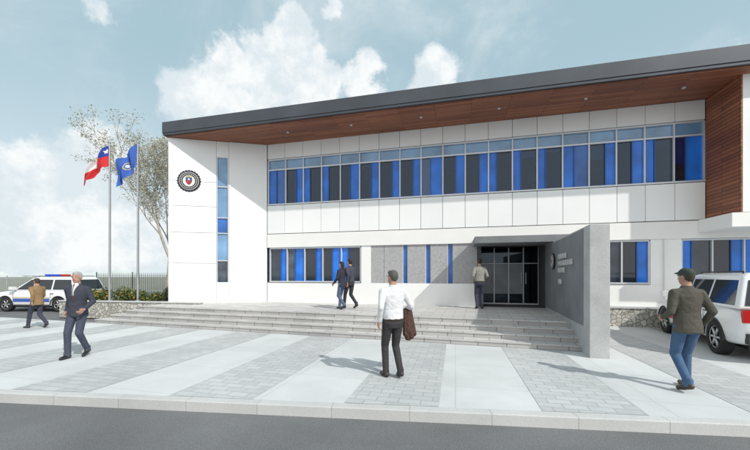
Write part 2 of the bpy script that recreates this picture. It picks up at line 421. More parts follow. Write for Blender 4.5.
# ---------------------------------------------------------------- sign wall
SWL=empty('entrance_sign_wall',(P0.x,P0.y,0),-ROT)
q=MB(); q.prism([(10.55,-5.09),(10.92,-5.09),(11.3,-.04),(10.95,-.04)],-.05,2.74,M_conc)
ow=q.build('concrete_wall',SWL,bevel=.012)
q=MB(); q.prism([(10.573,-4.65),(10.60,-4.65),(10.955,-.1),(10.928,-.1)],.6,2.70,M_conc_d)
q.build('grey_cladding',SWL)
ang=math.atan2(.4,5.05)
F=empty('sign_face',(10.95-.028,-.04,0),-math.pi/2-ang); F.parent=SWL
emblem(F,1.55,2.12,.26,-.02)
def text(body,parent,loc,size,mat,align='LEFT'):
    cu=bpy.data.curves.new('t','FONT'); cu.body=body; cu.size=size; cu.extrude=.008; cu.align_x=align
    o=bpy.data.objects.new('letters',cu); COL.objects.link(o)
    dg=bpy.context.evaluated_depsgraph_get(); dg.update()
    me=bpy.data.meshes.new_from_object(o.evaluated_get(dg)); bpy.data.objects.remove(o)
    me.materials.clear(); me.materials.append(mat)
    o=new_obj('letters',me,parent); o.location=loc; o.rotation_euler=(math.pi/2,0,0); return o
M_let=pmat('steel_letter',(.75,.75,.75),.35,.04,metallic=.2)
text('POLICIA DE\nINVESTIGACIONES\nDE CHILE',F,(2.3,-.02,2.15),.19,M_let)
text('1720',F,(2.3,-.02,1.45),.2,M_let)

# ---------------------------------------------------------------- planting bed, wall, fence, hedge
pb=MB()
pb.prism([(-13.4,14.0),(-6.9,12.93),(-6.86,13.15),(-13.36,14.22)],-.1,.58,M_stone)
pb.prism([(-13.4,14.0),(-13.0,14.2),(-12.6,18),(-12.85,18)],-.1,.56,M_stone)
pb.prism([(-13.43,13.97),(-6.88,12.90),(-6.84,13.18),(-13.39,14.25)],.58,.63,M_conc_l)
pb.build('stone_planter_wall',bevel=.015)
so=MB(); so.prism([(-13.1,14.2),(-6.9,13.16),(-8.0,14.0),(-7.3,18),(-12.7,18)],-.1,.52,M_soil); so.build('planting_soil')

def leaf_mass(name,centers,count,size,mats,seed=1,parent=None,flat_=.5):
    rr=random.Random(seed); mb=MB()
    for i in range(count):
        c,rad=rr.choice(centers)
        while True:
            p=Vector((rr.uniform(-1,1),rr.uniform(-1,1),rr.uniform(-1,1)))
            if p.length<1: break
        p=p*(.55+.45*rr.random())
        pos=Vector(c)+Vector((p.x*rad[0],p.y*rad[1],p.z*rad[2]))
        a=Vector((rr.uniform(-1,1),rr.uniform(-1,1),rr.uniform(-.6,.6))).normalized()
        b=a.cross(Vector((rr.uniform(-1,1),rr.uniform(-1,1),rr.uniform(-1,1)))).normalized()
        s=size*rr.uniform(.6,1.3)
        mb.face([pos-a*s,pos+b*s*.45,pos+a*s,pos-b*s*.45],mats[min(len(mats)-1,int(rr.random()*len(mats)))])
    return mb.build(name,parent)
ML1=pmat('leaf_dark',(.035,.065,.02),.7,.2); ML2=pmat('leaf_mid',(.07,.11,.03),.7,.2); ML3=pmat('leaf_light',(.13,.16,.05),.7,.2); ML4=pmat('flower_yellow',(.6,.42,.06),.7,.1)
cs=[]
for i in range(22):
    t=i/21; cs.append(((-12.7+4.6*t+rnd.uniform(-.2,.2),14.75-.5*t+rnd.uniform(-.25,.25),.72+rnd.uniform(-.05,.16)),(.34+rnd.uniform(-.08,.1),.3,.28+rnd.uniform(-.05,.14))))
leaf_mass('flowering_hedge',cs,6500,.05,[ML1,ML1,ML2,ML2,ML3,ML1,ML2,ML3,ML4 ],3)

def fence(name,p,q_,h,z0,mat,sp=.12,r=.009):
    p=Vector(p);q_=Vector(q_); L=(q_-p).length; n=int(L/sp); mb=MB()
    for i in range(n+1):
        a=p.lerp(q_,i/n); post=(i%20==0)
        rr=.03 if post else r
        mb.tube((a.x,a.y,z0),(a.x,a.y,z0+h+(.05 if post else 0)),rr,rr if post else rr*.8,mat,5)
    for zz in(z0+.15,z0+h-.15): mb.tube((p.x,p.y,zz),(q_.x,q_.y,zz),.016,.016,mat,4)
    return mb.build(name)
M_fg=pmat('fence_dark_grey',(.05,.055,.06),.5)
fence('metal_fence',(-16.2,19.2),(-6.9,16.9),1.95,-.13,M_fg,.13,.012)
fence('metal_fence',(-48,24.8),(-16.2,19.2),1.75,-.13,pmat('fence_grey',(.34,.36,.37),.6),.16,.010)
def tree(name,loc,h,seed,mat,leafmats=None,leafn=0,spread=.5,leafsize=.06,depth=6,r0=.16):
    rr=random.Random(seed); mb=MB(); tips=[]
    def br(p,d,L,r,dep):
        segs=3; q=p
        for i in range(segs):
            d2=(d+Vector((rr.uniform(-.13,.13),rr.uniform(-.13,.13),rr.uniform(-.03,.1)))).normalized()
            q2=q+d2*(L/segs); mb.tube(q,q2,r*(1-.3*i/segs),r*(1-.3*(i+1)/segs),mat,6 if dep>3 else 4,False)
            if dep<=3: tips.append(q2)
            q=q2; d=d2
            if i==1 and dep>1 and dep<depth:
                s=d.orthogonal().normalized(); s.rotate(Matrix.Rotation(rr.uniform(0,6.28),3,d))
                br(q,(d*.7+s*spread*1.3).normalized(),L*.6,r*.45,dep-2)
        if dep>0:
            n=3 if rr.random()<.55 else 2
            a0=rr.uniform(0,6.28)
            for k in range(n):
                s=d.orthogonal().normalized(); s.rotate(Matrix.Rotation(a0+k*6.28/n+rr.uniform(-.4,.4),3,d))
                br(q,(d+s*spread*rr.uniform(.7,1.3)+Vector((0,0,.08))).normalized(),L*rr.uniform(.68,.85),r*.62,dep-1)
    br(Vector((0,0,-.2)),Vector((0,0,1)),h*.24,r0,depth)
    E=empty(name,loc); mb.build('trunk_and_limbs',E,smooth=True)
    if leafn:
        cs=[((t.x,t.y,t.z),(.28,.28,.22)) for t in tips]
        leaf_mass('leaves',cs,leafn,leafsize,leafmats,seed,E)
    return E
M_barkp=pmat('pale_bark',(.40,.37,.33),.9,.15,6,.3,30)
M_pl=[pmat('pale_leaf_a',(.36,.37,.28),.8,.2),pmat('pale_leaf_b',(.50,.48,.39),.8,.2)]
tree('bare_tree',(-13.7,21.5,-.1),13.0,5,M_barkp,M_pl,20000,.42,.06,7,.16)
tree('bare_tree',(-17.0,28,-.1),12.5,9,M_barkp,M_pl,9000,.42,.065,6,.13)

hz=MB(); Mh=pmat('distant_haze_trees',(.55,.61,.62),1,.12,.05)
rr=random.Random(4); N=420
pts=[]
for i in range(N+1):
    a=math.radians(-100+200*i/N); R=420
    pts.append((R*math.sin(a),R*math.cos(a),4+2.4*math.sin(i*.21)+1.8*math.sin(i*.53+1)+rr.uniform(-.8,.8)))
for i in range(N):
    a,b=pts[i],pts[i+1]; hz.face([(a[0],a[1],-1),(b[0],b[1],-1),(b[0],b[1],b[2]),(a[0],a[1],a[2])],Mh)
hz.build('distant_trees')

# ---------------------------------------------------------------- flags
def flag(name,x,y,ztop,kind,seed):
    E=empty(name,(x,y,0))
    mb=MB(); mb.tube((0,0,.4),(0,0,ztop),.045,.028,M_pole,14); mb.tube((0,0,.4),(0,0,.62),.13,.10,M_conc_l,16); 
    mb.tube((0,0,ztop),(0,0,ztop+.02),.06,.05,M_pole,12); mb.tube((0,0,ztop+.02),(0,0,ztop+.09),.045,.01,M_pole,12)
    mb.tube((.05,0,1.3),(.05,0,ztop-.1),.006,.006,M_black,4)
    mb.build('pole',E,smooth=False)
    nu,nv=60,30
    red=flat('flag_red',(.58,.025,.03),.8); wht=flat('flag_white',(.75,.75,.75),.8); blu=flat('flag_blue',(.02,.05,.30),.8); navy=flat('flag_navy',(.04,.11,.42),.8); gold=flat('flag_gold',(.6,.45,.12),.8)
    f=MB(); V=[]
    for j in range(nv+1):
        for i in range(nu+1):
            u=i/nu; v=j/nv
            if kind=='chile':
                X=-.05-u*(.60+.42*v)+.035*math.sin(9*u+2*v+seed)
                Z=ztop-.06-.95*v-(.92-.06*v)*u**1.2+.05*math.sin(7*u+seed)
            else:
                X=-.05-.80*u*(1-.12*v)+.04*math.sin(9*u+2*v+seed)
                Z=ztop-.06-1.0*v*(1-.08*u)-.98*u**1.15+.05*math.sin(7*u+seed)
            Y=(.11*math.sin(11*u+3.0*v+seed)+.05*math.sin(19*u-4*v+seed))*min(1,u*3)-.15*u
            V.append((X,Y,Z))
    f.v=V
    for j in range(nv):
        for i in range(nu):
            u=(i+.5)/nu; v=(j+.5)/nv
            if kind=='chile':
                m=red if v>.5 else (blu if u<.34 else wht)
                if v<=.5 and u<.34:
                    dx=(u-.17)*1.45; dz=(v-.25)*1.0; rr_=math.hypot(dx,dz); th=math.atan2(dx,-dz)
                    k=((th/(2*math.pi/5))+.5)%1-.5
                    if rr_<.13*(1-1.25*abs(k)): m=wht
            else:
                m=navy
                dx=(u-.5)*1.45; dz=(v-.5); rr_=math.hypot(dx,dz)
                if .13<rr_<.17 : m=gold
                elif rr_<.07: m=wht
            a=j*(nu+1)+i; f.f.append((a,a+1,a+nu+2,a+nu+1)); f.m.append(f.mi(m))
    f.build('flag_cloth',E,smooth=True)
flag('flagpole_chile',-11.3,14.05,7.32,'chile',0)
flag('flagpole_institution',-10.1,14.05,7.32,'inst',2.1)

# ---------------------------------------------------------------- cars
M_tyre=pmat('tyre',(.02,.02,.02),.85,.1,20,.2,60); M_rim=pmat('alloy',(.5,.51,.52),.3,.05,metallic=.8); M_cglass=pmat('car_glass',(.02,.026,.032),.04,.2,1,spec=.6)
M_plast=pmat('black_plastic',(.03,.03,.032),.6,.1); M_tail=pmat('tail_lamp',(.45,.01,.01),.15,.1); M_head=pmat('head_lamp',(.7,.72,.74),.08,.05,metallic=.3)
def car(name,loc,heading,paint,stripe,stripe2=None,lightbar=False,Ws=1.0):
    E=empty(name,loc,heading)
    st_=[(-2.36,.74,.50,.82),(-2.32,.86,.38,.98),(-2.15,.91,.30,1.04),(-1.4,.935,.26,1.07),(0,.94,.25,1.06),(.95,.94,.25,1.05),(1.25,.93,.25,1.04),(1.9,.91,.27,.99),(2.22,.87,.31,.90),(2.33,.80,.36,.80),(2.37,.70,.42,.66)]
    vs=[];fs=[]
    for (x,w_,zb,zt) in st_:
        half=[(0,zb),(w_*.88,zb),(w_*.98,zb+.08),(w_*1.0,zb+(zt-zb)*.45),(w_*.99,zt-.14),(w_*.95,zt-.03),(w_*.80,zt+.005),(0,zt+.03)]
        ring=[(x,y,z) for y,z in half]+[(x,-y,z) for y,z in half[-2:0:-1]]
        vs+=ring
    n=len(ring)
    for i in range(len(st_)-1):
        for j in range(n):
            k=(j+1)%n; fs.append((i*n+j,i*n+k,(i+1)*n+k,(i+1)*n+j))
    fs.append(tuple(range(n))[::-1]); fs.append(tuple((len(st_)-1)*n+j for j in range(n)))
    me=bpy.data.meshes.new('body'); me.from_pydata(vs,[],fs); me.materials.append(paint); me.materials.append(M_plast)
    bm=bmesh.new(); bm.from_mesh(me); bmesh.ops.recalc_face_normals(bm,faces=bm.faces); bm.to_mesh(me); bm.free()
    o=new_obj('body',me,E); ss=o.modifiers.new('s','SUBSURF'); ss.levels=2
    cut=[]
    for wx in(-1.42,1.42):
        bm=bmesh.new(); bmesh.ops.create_cone(bm,cap_ends=True,segments=40,radius1=.41,radius2=.41,depth=3,matrix=Matrix.Translation((wx,0,.36))@Matrix.Rotation(math.pi/2,4,'X'))
        cm=bpy.data.meshes.new('c'); bm.to_mesh(cm); bm.free(); cm.materials.append(paint)
        co=new_obj('c',cm,E); cut.append(co)
        bo=o.modifiers.new('b','BOOLEAN'); bo.object=co; bo.operation='DIFFERENCE'; bo.solver='EXACT'
    baked(o)
    for c_ in cut: bpy.data.objects.remove(c_)
    for p in o.data.polygons: p.use_smooth=True
    try: o.data.set_sharp_from_angle(angle=math.radians(35))
    except Exception: pass
    b=MB(); b.box(-1.95,1.95,-.62,.62,.30,.82,M_plast); b.box(-1.85,1.9,-.55,.55,.2,.35,M_plast)
    b.build('underbody',E)
    zt0,zt1=1.03,1.68; xb0,xb1=-2.26,1.12; xt0,xt1=-2.02,.18; wb,wt=.885,.70
    def cx(front,z): t=(z-zt0)/(zt1-zt0); return (xb1+(xt1-xb1)*t) if front else (xb0+(xt0-xb0)*t)
    def cw(z): t=(z-zt0)/(zt1-zt0); return wb+(wt-wb)*t
    vs=[]
    for (z,x0,x1,w_) in((zt0,xb0,xb1,wb),(zt1,xt0,xt1,wt),(zt1+.065,xt0+.14,xt1-.22,wt-.12)):
        vs+=[(x0,-w_,z),(x1,-w_,z),(x1,w_,z),(x0,w_,z)]
    fs=[(3,2,1,0),(8,9,10,11)]
    for a in(0,4):
        for j in range(4):
            k=(j+1)%4; fs.append((a+j,a+k,a+4+k,a+4+j))
    me=bpy.data.meshes.new('cabin'); me.from_pydata(vs,[],fs); me.materials.append(paint)
    o=new_obj('cabin',me,E); bv=o.modifiers.new('b','BEVEL'); bv.width=.05; bv.segments=3; 
    baked(o)
    for p in o.data.polygons: p.use_smooth=True
    gl=MB(); za,zb_=1.10,1.60; d=.004
    def sidewin(xa0,xa1,xb0_,xb1_):
        for sgn in(1,-1):
            pts=[(xa0,sgn*(cw(za)+d),za),(xa1,sgn*(cw(za)+d),za),(xb1_,sgn*(cw(zb_)+d),zb_),(xb0_,sgn*(cw(zb_)+d),zb_)]
            if sgn>0: pts=pts[::-1]
            gl.face(pts,M_cglass)
    sidewin(.0,cx(1,za)-.16,.0,cx(1,zb_)-.10)
    sidewin(-1.0,-.07,-.98,-.07); sidewin(cx(0,za)+.12,-1.08,cx(0,zb_)+.12,-1.06)
    for front in(1,0):
        sg_=1 if front else -1
        pts=[(cx(front,za)+sg_*d*2,-(cw(za)-.09),za),(cx(front,za)+sg_*d*2,(cw(za)-.09),za),(cx(front,zb_)+sg_*d*2,(cw(zb_)-.08),zb_),(cx(front,zb_)+sg_*d*2,-(cw(zb_)-.08),zb_)]
        if not front: pts=pts[::-1]
        gl.face(pts,M_cglass)
    gl.build('windows',E)
    for wx in(-1.42,1.42):
        for sy in(-1,1):
            W=MB()
            prof=[(.355,-.10),(.365,-.06),(.365,.06),(.352,.10),(.30,.115),(.24,.105)]
            seg=36
            for (r_,yy) in [(.24,-.105),(.30,-.115)]+prof:
                for k in range(seg):
                    t=2*math.pi*k/seg; W.v.append((wx+r_*math.cos(t),sy*.80+yy,.365+r_*math.sin(t)))
            P=8; kk=W.mi(M_tyre)
            for a in range(P-1):
                for k in range(seg):
                    k2=(k+1)%seg; W.f.append((a*seg+k,a*seg+k2,(a+1)*seg+k2,(a+1)*seg+k)); W.m.append(kk)
            yo=sy*.80+sy*.07
            W.tube((wx,sy*.76,.365),(wx,yo-sy*.02,.365),.243,.243,M_plast,seg)
            for k in range(6):
                t=2*math.pi*k/6; 
                W.tube((wx+.03*math.cos(t),yo,.365+.03*math.sin(t)),(wx+.225*math.cos(t),yo+sy*.01,.365+.225*math.sin(t)),.034,.026,M_rim,6)
            W.tube((wx,yo-sy*.02,.365),(wx,yo+sy*.03,.365),.06,.045,M_rim,16)
            for k in range(seg):
                t=2*math.pi*k/seg;t2=2*math.pi*(k+1)/seg
                W.tube((wx+.232*math.cos(t),yo+sy*.01,.365+.232*math.sin(t)),(wx+.232*math.cos(t2),yo+sy*.01,.365+.232*math.sin(t2)),.014,.014,M_rim,5,False)
            W.build('wheel',E,smooth=True)
    D=MB()
    for sy in(-1,1):
        y=sy*.936
        def strip(x0,x1,z0,z1,m,y_=None,dd=.006):
            yy=y if y_ is None else sy*y_
            D.box(x0,x1,min(yy,yy+sy*dd),max(yy,yy+sy*dd),z0,z1,m)
        for xx in(-1.02,-.03,.98): strip(xx-.005,xx+.005,.42,.98,M_plast,.932)
        strip(-.98,.93,.30,.36,M_plast,.925,.02)
        strip(-.25,-.08,.90,.925,M_plast,.938,.02); strip(-1.2,-1.05,.90,.925,M_plast,.938,.02)
        if stripe: strip(-.98,.96,.50,.66,stripe,.937,.004)
        if stripe2: strip(-.98,.96,.68,.72,stripe2,.937,.004)
        D.box(.78,.98,min(sy*.93,sy*1.12),max(sy*.93,sy*1.12),1.10,1.25,paint)
        for wx in(-1.42,1.42):
            for k in range(14):
                t0_=math.pi*k/14; t1_=math.pi*(k+1)/14
                D.tube((wx+.425*math.cos(t0_),sy*.915,.36+.425*math.sin(t0_)),(wx+.425*math.cos(t1_),sy*.915,.36+.425*math.sin(t1_)),.022,.022,M_plast if stripe else paint,6)
        D.box(-2.345,-2.26,min(sy*.62,sy*.84),max(sy*.62,sy*.84),.78,1.02,M_tail)
        D.box(2.2,2.325,min(sy*.55,sy*.82),max(sy*.55,sy*.82),.70,.86,M_head)
        D.tube((-1.8,sy*.60,1.77),(-.05,sy*.60,1.77),.016,.016,M_plast,8)
        for xx in(-1.8,-.05): D.tube((xx,sy*.60,1.70),(xx,sy*.60,1.77),.016,.016,M_plast,8)
    D.box(-2.42,-2.30,-.80,.80,.38,.58,M_plast); D.box(2.30,2.42,-.72,.72,.34,.55,M_plast)
    D.box(2.33,2.375,-.5,.5,.64,.82,M_plast); D.box(-2.425,-2.42,-.26,.26,.62-.2,.74-.2,M_head)
    if lightbar:
        D.box(-.55,-.30,-.55,-.02,1.755,1.87,flat('beacon_red',(.5,.02,.02),.2)); D.box(-.55,-.30,.02,.55,1.755,1.87,flat('beacon_blue',(.02,.08,.6),.2)); D.box(-.50,-.35,-.02,.02,1.75,1.85,M_plast)
    D.build('trim',E,bevel=.008)
    return E
Pw=pmat('white_car_paint',(.78,.79,.80),.25,.02,1,coat=.6)
Mred=pmat('red_stripe',(.5,.02,.02),.3,.05); Mblue=pmat('blue_stripe',(.03,.10,.42),.3,.05)
hd=math.atan2(2.84,1.3)
mid=Vector((8.05,8.42)); nrm=Vector((math.sin(hd),-math.cos(hd)))
cc=mid+nrm*.80
car('parked_suv',(cc.x,cc.y,0),hd,Pw,Mred)
car('police_suv',(-17.0,17.3,-.13),math.radians(176),Pw,Mblue,flat('gold_stripe',(.5,.4,.1),.4),True)

# ---------------------------------------------------------------- people
def add_sphere(bm,c,r,sc=(1,1,1),seg=14,rings=9):
    M=Matrix.Translation(c)@Matrix.Diagonal((*[r*s for s in sc],1))
    bmesh.ops.create_uvsphere(bm,u_segments=seg,v_segments=rings,radius=1,matrix=M)
def add_caps(bm,p0,p1,r0,r1):
    p0=Vector(p0);p1=Vector(p1); d=p1-p0; L=d.length
    add_sphere(bm,p0,r0);add_sphere(bm,p1,r1)
    if L<1e-5: return
    qd=d.to_track_quat('Z','Y').to_matrix().to_4x4()
    bmesh.ops.create_cone(bm,cap_ends=True,segments=16,radius1=r0,radius2=r1,depth=L,matrix=Matrix.Translation((p0+p1)/2)@qd)
def add_loft(bm,rings,n=24):
    prev=None
    for (c,rx,ry) in rings:
        cur=[bm.verts.new((c[0]+rx*math.cos(2*math.pi*i/n),c[1]+ry*math.sin(2*math.pi*i/n),c[2])) for i in range(n)]
        if prev:
            for i in range(n): bm.faces.new((prev[i],prev[(i+1)%n],cur[(i+1)%n],cur[i]))
        else: bm.faces.new(cur[::-1])
        prev=cur
    bm.faces.new(prev)
class Fig:
    def __init__(s): s.p=[]
    def caps(s,p0,p1,r0,r1,reg): s.p.append(('c',Vector(p0),Vector(p1),r0,r1,reg))
    def ell(s,c,r,reg): s.p.append(('e',Vector(c),r,reg))
    def loft(s,rings,reg): s.p.append(('l',rings,reg))
    def mesh(s,vox,mats,smooth_it=3):
        bm=bmesh.new()
        for p in s.p:
            if p[0]=='c': add_caps(bm,p[1],p[2],p[3],p[4])
            elif p[0]=='e': add_sphere(bm,p[1],1,p[2],20,14)
            else: add_loft(bm,p[1])
        me=bpy.data.meshes.new('m'); bm.to_mesh(me); bm.free()
        o=bpy.data.objects.new('m',me); COL.objects.link(o)
        r=o.modifiers.new('r','REMESH'); r.mode='VOXEL'; r.voxel_size=vox
        if smooth_it:
            sm=o.modifiers.new('s','SMOOTH'); sm.factor=.5; sm.iterations=smooth_it
        dg=bpy.context.evaluated_depsgraph_get(); dg.update()
        me=bpy.data.meshes.new_from_object(o.evaluated_get(dg)); bpy.data.objects.remove(o)
        nf=len(me.polygons); C=np.zeros(nf*3); me.polygons.foreach_get('center',C); C=C.reshape(-1,3)
        best=np.full(nf,1e9); lab=np.zeros(nf,int)
        names=list(mats.keys())
        for p in s.p:
            if p[0]=='c':
                a=np.array(p[1]);b=np.array(p[2]); d=b-a; L2=max(d@d,1e-9)
                t=np.clip(((C-a)@d)/L2,0,1); dd=np.linalg.norm(C-(a+t[:,None]*d),axis=1)-(p[3]+(p[4]-p[3])*t); reg=p[5]
            elif p[0]=='e':
                r_=np.array(p[2]); dd=(np.linalg.norm((C-np.array(p[1]))/r_,axis=1)-1)*min(p[2]); reg=p[3]
            else:
                zs=np.array([q[0][2] for q in p[1]]); 
                xs=np.interp(C[:,2],zs,[q[0][0] for q in p[1]]); ys=np.interp(C[:,2],zs,[q[0][1] for q in p[1]])
                rx=np.interp(C[:,2],zs,[q[1] for q in p[1]]); ry=np.interp(C[:,2],zs,[q[2] for q in p[1]])
                k=np.sqrt(((C[:,0]-xs)/rx)**2+((C[:,1]-ys)/ry)**2)
                dd=(k-1)*np.minimum(rx,ry); zo=np.maximum(zs[0]-C[:,2],C[:,2]-zs[-1])
                dd=np.where(zo>0,np.sqrt(np.maximum(dd,0)**2+zo**2),dd); reg=p[2]
            sel=dd<best; best=np.where(sel,dd,best); lab=np.where(sel,names.index(reg),lab)
        me.materials.clear()
        for k in names: me.materials.append(mats[k])
        me.polygons.foreach_set('material_index',lab.astype(np.int32)); me.polygons.foreach_set('use_smooth',[True]*nf); me.update()
        return me
def ik(a,b,l1,l2,bend):
    a=Vector(a);b=Vector(b); d=b-a; D=min(d.length,l1+l2-.002); dn=d.normalized()
    if d.length>l1+l2-.002: b=a+dn*D
    x=(l1*l1-l2*l2+D*D)/(2*D); h=math.sqrt(max(l1*l1-x*x,0))
    bd=Vector(bend); bd=(bd-dn*bd.dot(dn)).normalized()
    return a+dn*x+bd*h,b
def cloth(name,c,rough=.85,v=.12):
    return pmat(name,c,rough,v,7,.7,13,bdist=.035,spec=.25)
HS=pmat('skin',(.42,.24,.17),.55,.06,10)
def hand(E,wr,el,side,skin,fwd,grip=.5):
    d=(Vector(wr)-Vector(el)).normalized(); f=Vector(fwd); f=(f-d*f.dot(d)).normalized()
    inn=d.cross(f)
    if inn.x*side>0: inn=-inn
    F=Fig(); w=Vector(wr)
    kn=w+d*.088
    F.caps(w-d*.03,w+d*.02,.024,.025,'skin')
    for k in range(4):
        off=f*(.030-.020*k)
        F.caps(w+d*.015+off*.6,kn+off-d*(.002*abs(k-1)),.0145,.0125,'skin')
    for k,Ln in enumerate((.070,.078,.072,.056)):
        p=kn+f*(.030-.020*k)-d*(.002*abs(k-1)); g=grip
        dirs=[(d*math.cos(g*.7)+inn*math.sin(g*.7)),(d*math.cos(g*1.6)+inn*math.sin(g*1.6)),(d*math.cos(g*2.4)+inn*math.sin(g*2.4))]
        r=.0095
        for dd,fr in zip(dirs,(.45,.3,.25)):
            q=p+dd*Ln*fr; F.caps(p,q,r,r*.92,'skin'); p=q; r*=.92
    p=w+d*.03+f*.026; q=p+(f*.75+d*.8+inn*.25).normalized()*.035; r_=q+(d*.95+f*.25+inn*.3).normalized()*.03
    F.caps(p,q,.014,.011,'skin'); F.caps(q,r_,.011,.009,'skin')
    me=F.mesh(.0045,{'skin':skin},2); new_obj('hand',me,E)
def person(name,x,y,z,theta,H=1.75,top=(.1,.1,.1),legs=(.05,.05,.06),hair=(.03,.025,.02),shoe=(.02,.02,.02),skin=HS,stride=.18,lead=1,
           wl=None,wr_=None,suit=False,cap=None,female=False,coat=False,extra=None,lean=.03,headyaw=0,longhair=False,wide=1.0):
    E=empty(name,(x,y,z),theta,H/1.75)
    F=Fig()
    LT=.865; hz_=.085+math.sqrt(LT**2-stride**2)-.005; dz=min(0,hz_-.93); hipz=.93+dz
    W=.9 if female else wide
    for sd in(-1,1):
        front=(sd==lead)
        hip=(sd*.088,0,hipz)
        ax=sd*.095
        if front: ank=(ax,stride,.088); toe=(ax+sd*.02,stride+.15,.034); heel=(ax,stride-.04,.042)
        else:
            lift=min(.09,stride*.45); ank=(ax,-stride,.088+lift); toe=(ax+sd*.02,-stride+.15,.034); heel=(ax,-stride-.045,.045+lift)
        kn,an=ik(hip,ank,.435,.43,(0,1,0))
        F.caps(hip,kn,.092*W,.066,'legs'); F.caps(kn,an,.064,.052,'legs')
        F.caps(Vector(an)+Vector((0,0,.03)),Vector(an)+Vector((0,0,-.028)),.055,.056,'legs')
        m=Vector(heel).lerp(Vector(toe),.55)
        F.caps(heel,m,.040,.042,'shoe'); F.caps(m+Vector((0,0,-.002)),toe,.042,.032,'shoe'); F.caps(an,m,.042,.036,'shoe')
    def U(px,py,pz): return Vector((px,py+lean*(pz-.95),pz+dz))
    F.loft([(U(0,-.005,.82),.13,.10),(U(0,-.01,.9),.160,.118),(U(0,-.005,1.0),.152,.105),(U(0,0,1.06),.145,.10)],'legs')
    hem=.93 if not coat else .84
    if not coat:
        rings=[(U(0,-.003,hem+.02),.162*W,.124),(U(0,0,1.03),.166*W,.124),(U(0,.003,1.12),.164*W,.122),(U(0,.005,1.25),.178*W,.126),(U(0,0,1.36),.186*W,.118),(U(0,-.008,1.43),.155*W,.094),(U(0,-.012,1.475),.085,.072),(U(0,-.01,1.50),.066,.064)]
    else:
        rings=[(U(0,-.003,hem),.185*W,.140),(U(0,-.003,.95),.178*W,.134),(U(0,0,1.05),.168*W,.124),(U(0,.003,1.14),.165*W,.120),(U(0,.005,1.26),.184*W,.128),(U(0,0,1.37),.194*W,.122),(U(0,-.008,1.435),.165*W,.098),(U(0,-.012,1.48),.09,.076),(U(0,-.01,1.515),.07,.066)]
    F.loft(rings,'top')
    if suit:
        F.loft([(U(0,.02,1.16),.006,.108),(U(0,.02,1.26),.028,.116),(U(0,.015,1.38),.05,.112),(U(0,.01,1.47),.062,.082),(U(0,.01,1.515),.06,.066)],'shirt')
        F.loft([(U(0,.024,1.14),.012,.112),(U(0,.026,1.24),.022,.120),(U(0,.022,1.38),.015,.116),(U(0,.02,1.47),.015,.084),(U(0,.02,1.50),.02,.070)],'tie')
    elif not coat:
        F.loft([(U(0,-.01,1.48),.069,.066),(U(0,-.008,1.52),.062,.062)],'top')
        F.loft([(U(0,-.004,.945),.165*W,.127),(U(0,-.004,.975),.164*W,.125)],'belt')
    sw_=stride*.75
    for sd in(-1,1):
        sh=U(sd*.172*W,-.005,1.405)
        wp=wl if sd<0 else wr_
        if wp is None:
            fw=-sw_ if sd==lead else sw_*1.1
            tgt=U(sd*(.235*W),fw+.05,.915+abs(fw)*.25)
        else: tgt=U(*wp)
        el,wr2=ik(sh,tgt,.285,.255,(sd*.35,-1,-.1))
        a=1.12 if coat else 1.03
        F.caps(sh,el,.060*a,.047*a,'top'); F.caps(el,el.lerp(wr2,.92),.046*a,.036*a,'top')
        F.caps(U(sd*.08,-.01,1.43),sh,.055,.058*a,'top')
        hand(E,tuple(wr2),tuple(el),sd,skin,(0,1,.2),.45 if wp is None else .75)
        if suit:
            F.caps(el.lerp(wr2,.93),el.lerp(wr2,.98),.032,.031,'shirt')
        F.caps(el.lerp(wr2,.9),wr2,.026,.024,'skin')
    R=Matrix.Rotation(headyaw,4,'Z'); hc=U(0,0,1.60)
    def Hh(px,py,pz): v=R@Vector((px,py,0)); return Vector((v.x+hc.x,v.y+hc.y,hc.z+(pz-1.60)))
    F.caps(U(0,-.012,1.44),Hh(0,-.005,1.56),.058*W,.054*W,'skin')
    F.ell(Hh(0,0,1.655),(.074,.092,.098),'skin'); F.ell(Hh(0,.030,1.595),(.058,.064,.078),'skin'); F.ell(Hh(0,.056,1.553),(.030,.030,.024),'skin')
    F.caps(Hh(0,.092,1.648),Hh(0,.106,1.615),.009,.014,'skin'); 
    for sd in(-1,1): F.ell(Hh(sd*.076,-.002,1.632),(.012,.02,.032),'skin'); F.ell(Hh(sd*.03,.082,1.662),(.024,.014,.009),'skin')
    F.ell(Hh(0,.088,1.583),(.024,.012,.008),'lip')
    F.ell(Hh(0,-.018,1.672),(.081,.088,.094),'hair'); F.ell(Hh(0,-.030,1.635),(.072,.064,.065),'hair')
    F.ell(Hh(0,.03,1.72),(.062,.058,.040),'hair')
    if longhair:
        F.caps(Hh(0,-.05,1.64),Hh(0,-.075,1.46),.070,.05,'hair')
    mats={'legs':cloth('trousers',legs),'shoe':pmat('shoe_leather',shoe,.4,.1),'top':cloth('top_garment',top),'skin':skin,'hair':pmat('hair',hair,.7,.3,60,.8,120),'lip':pmat('lip',(.35,.12,.10),.5,.05),'belt':pmat('belt',(.03,.02,.015),.4)}
    if suit: mats['shirt']=cloth('white_shirt',(.75,.76,.78)); mats['tie']=pmat('tie',(.10,.02,.03),.5)
    if cap:
        F.ell(Hh(0,-.004,1.70),(.090,.106,.078),'cap'); F.caps(Hh(-.03,.09,1.70),Hh(.03,.09,1.70),.016,.016,'cap'); F.caps(Hh(-.03,.13,1.695),Hh(.03,.13,1.695),.012,.012,'cap')
        F.caps(Hh(0,.09,1.70),Hh(0,.145,1.692),.02,.012,'cap')
        mats['cap']=cloth('cap_fabric',cap)
    if extra:
        nm,colr,prims=extra
        for (a,b,r0,r1) in prims: F.caps(U(*a),U(*b),r0,r1,nm)
        mats[nm]=cloth(nm,colr,.7)
    me=F.mesh(.0105,mats,2); new_obj('body',me,E)
    bm=bmesh.new()
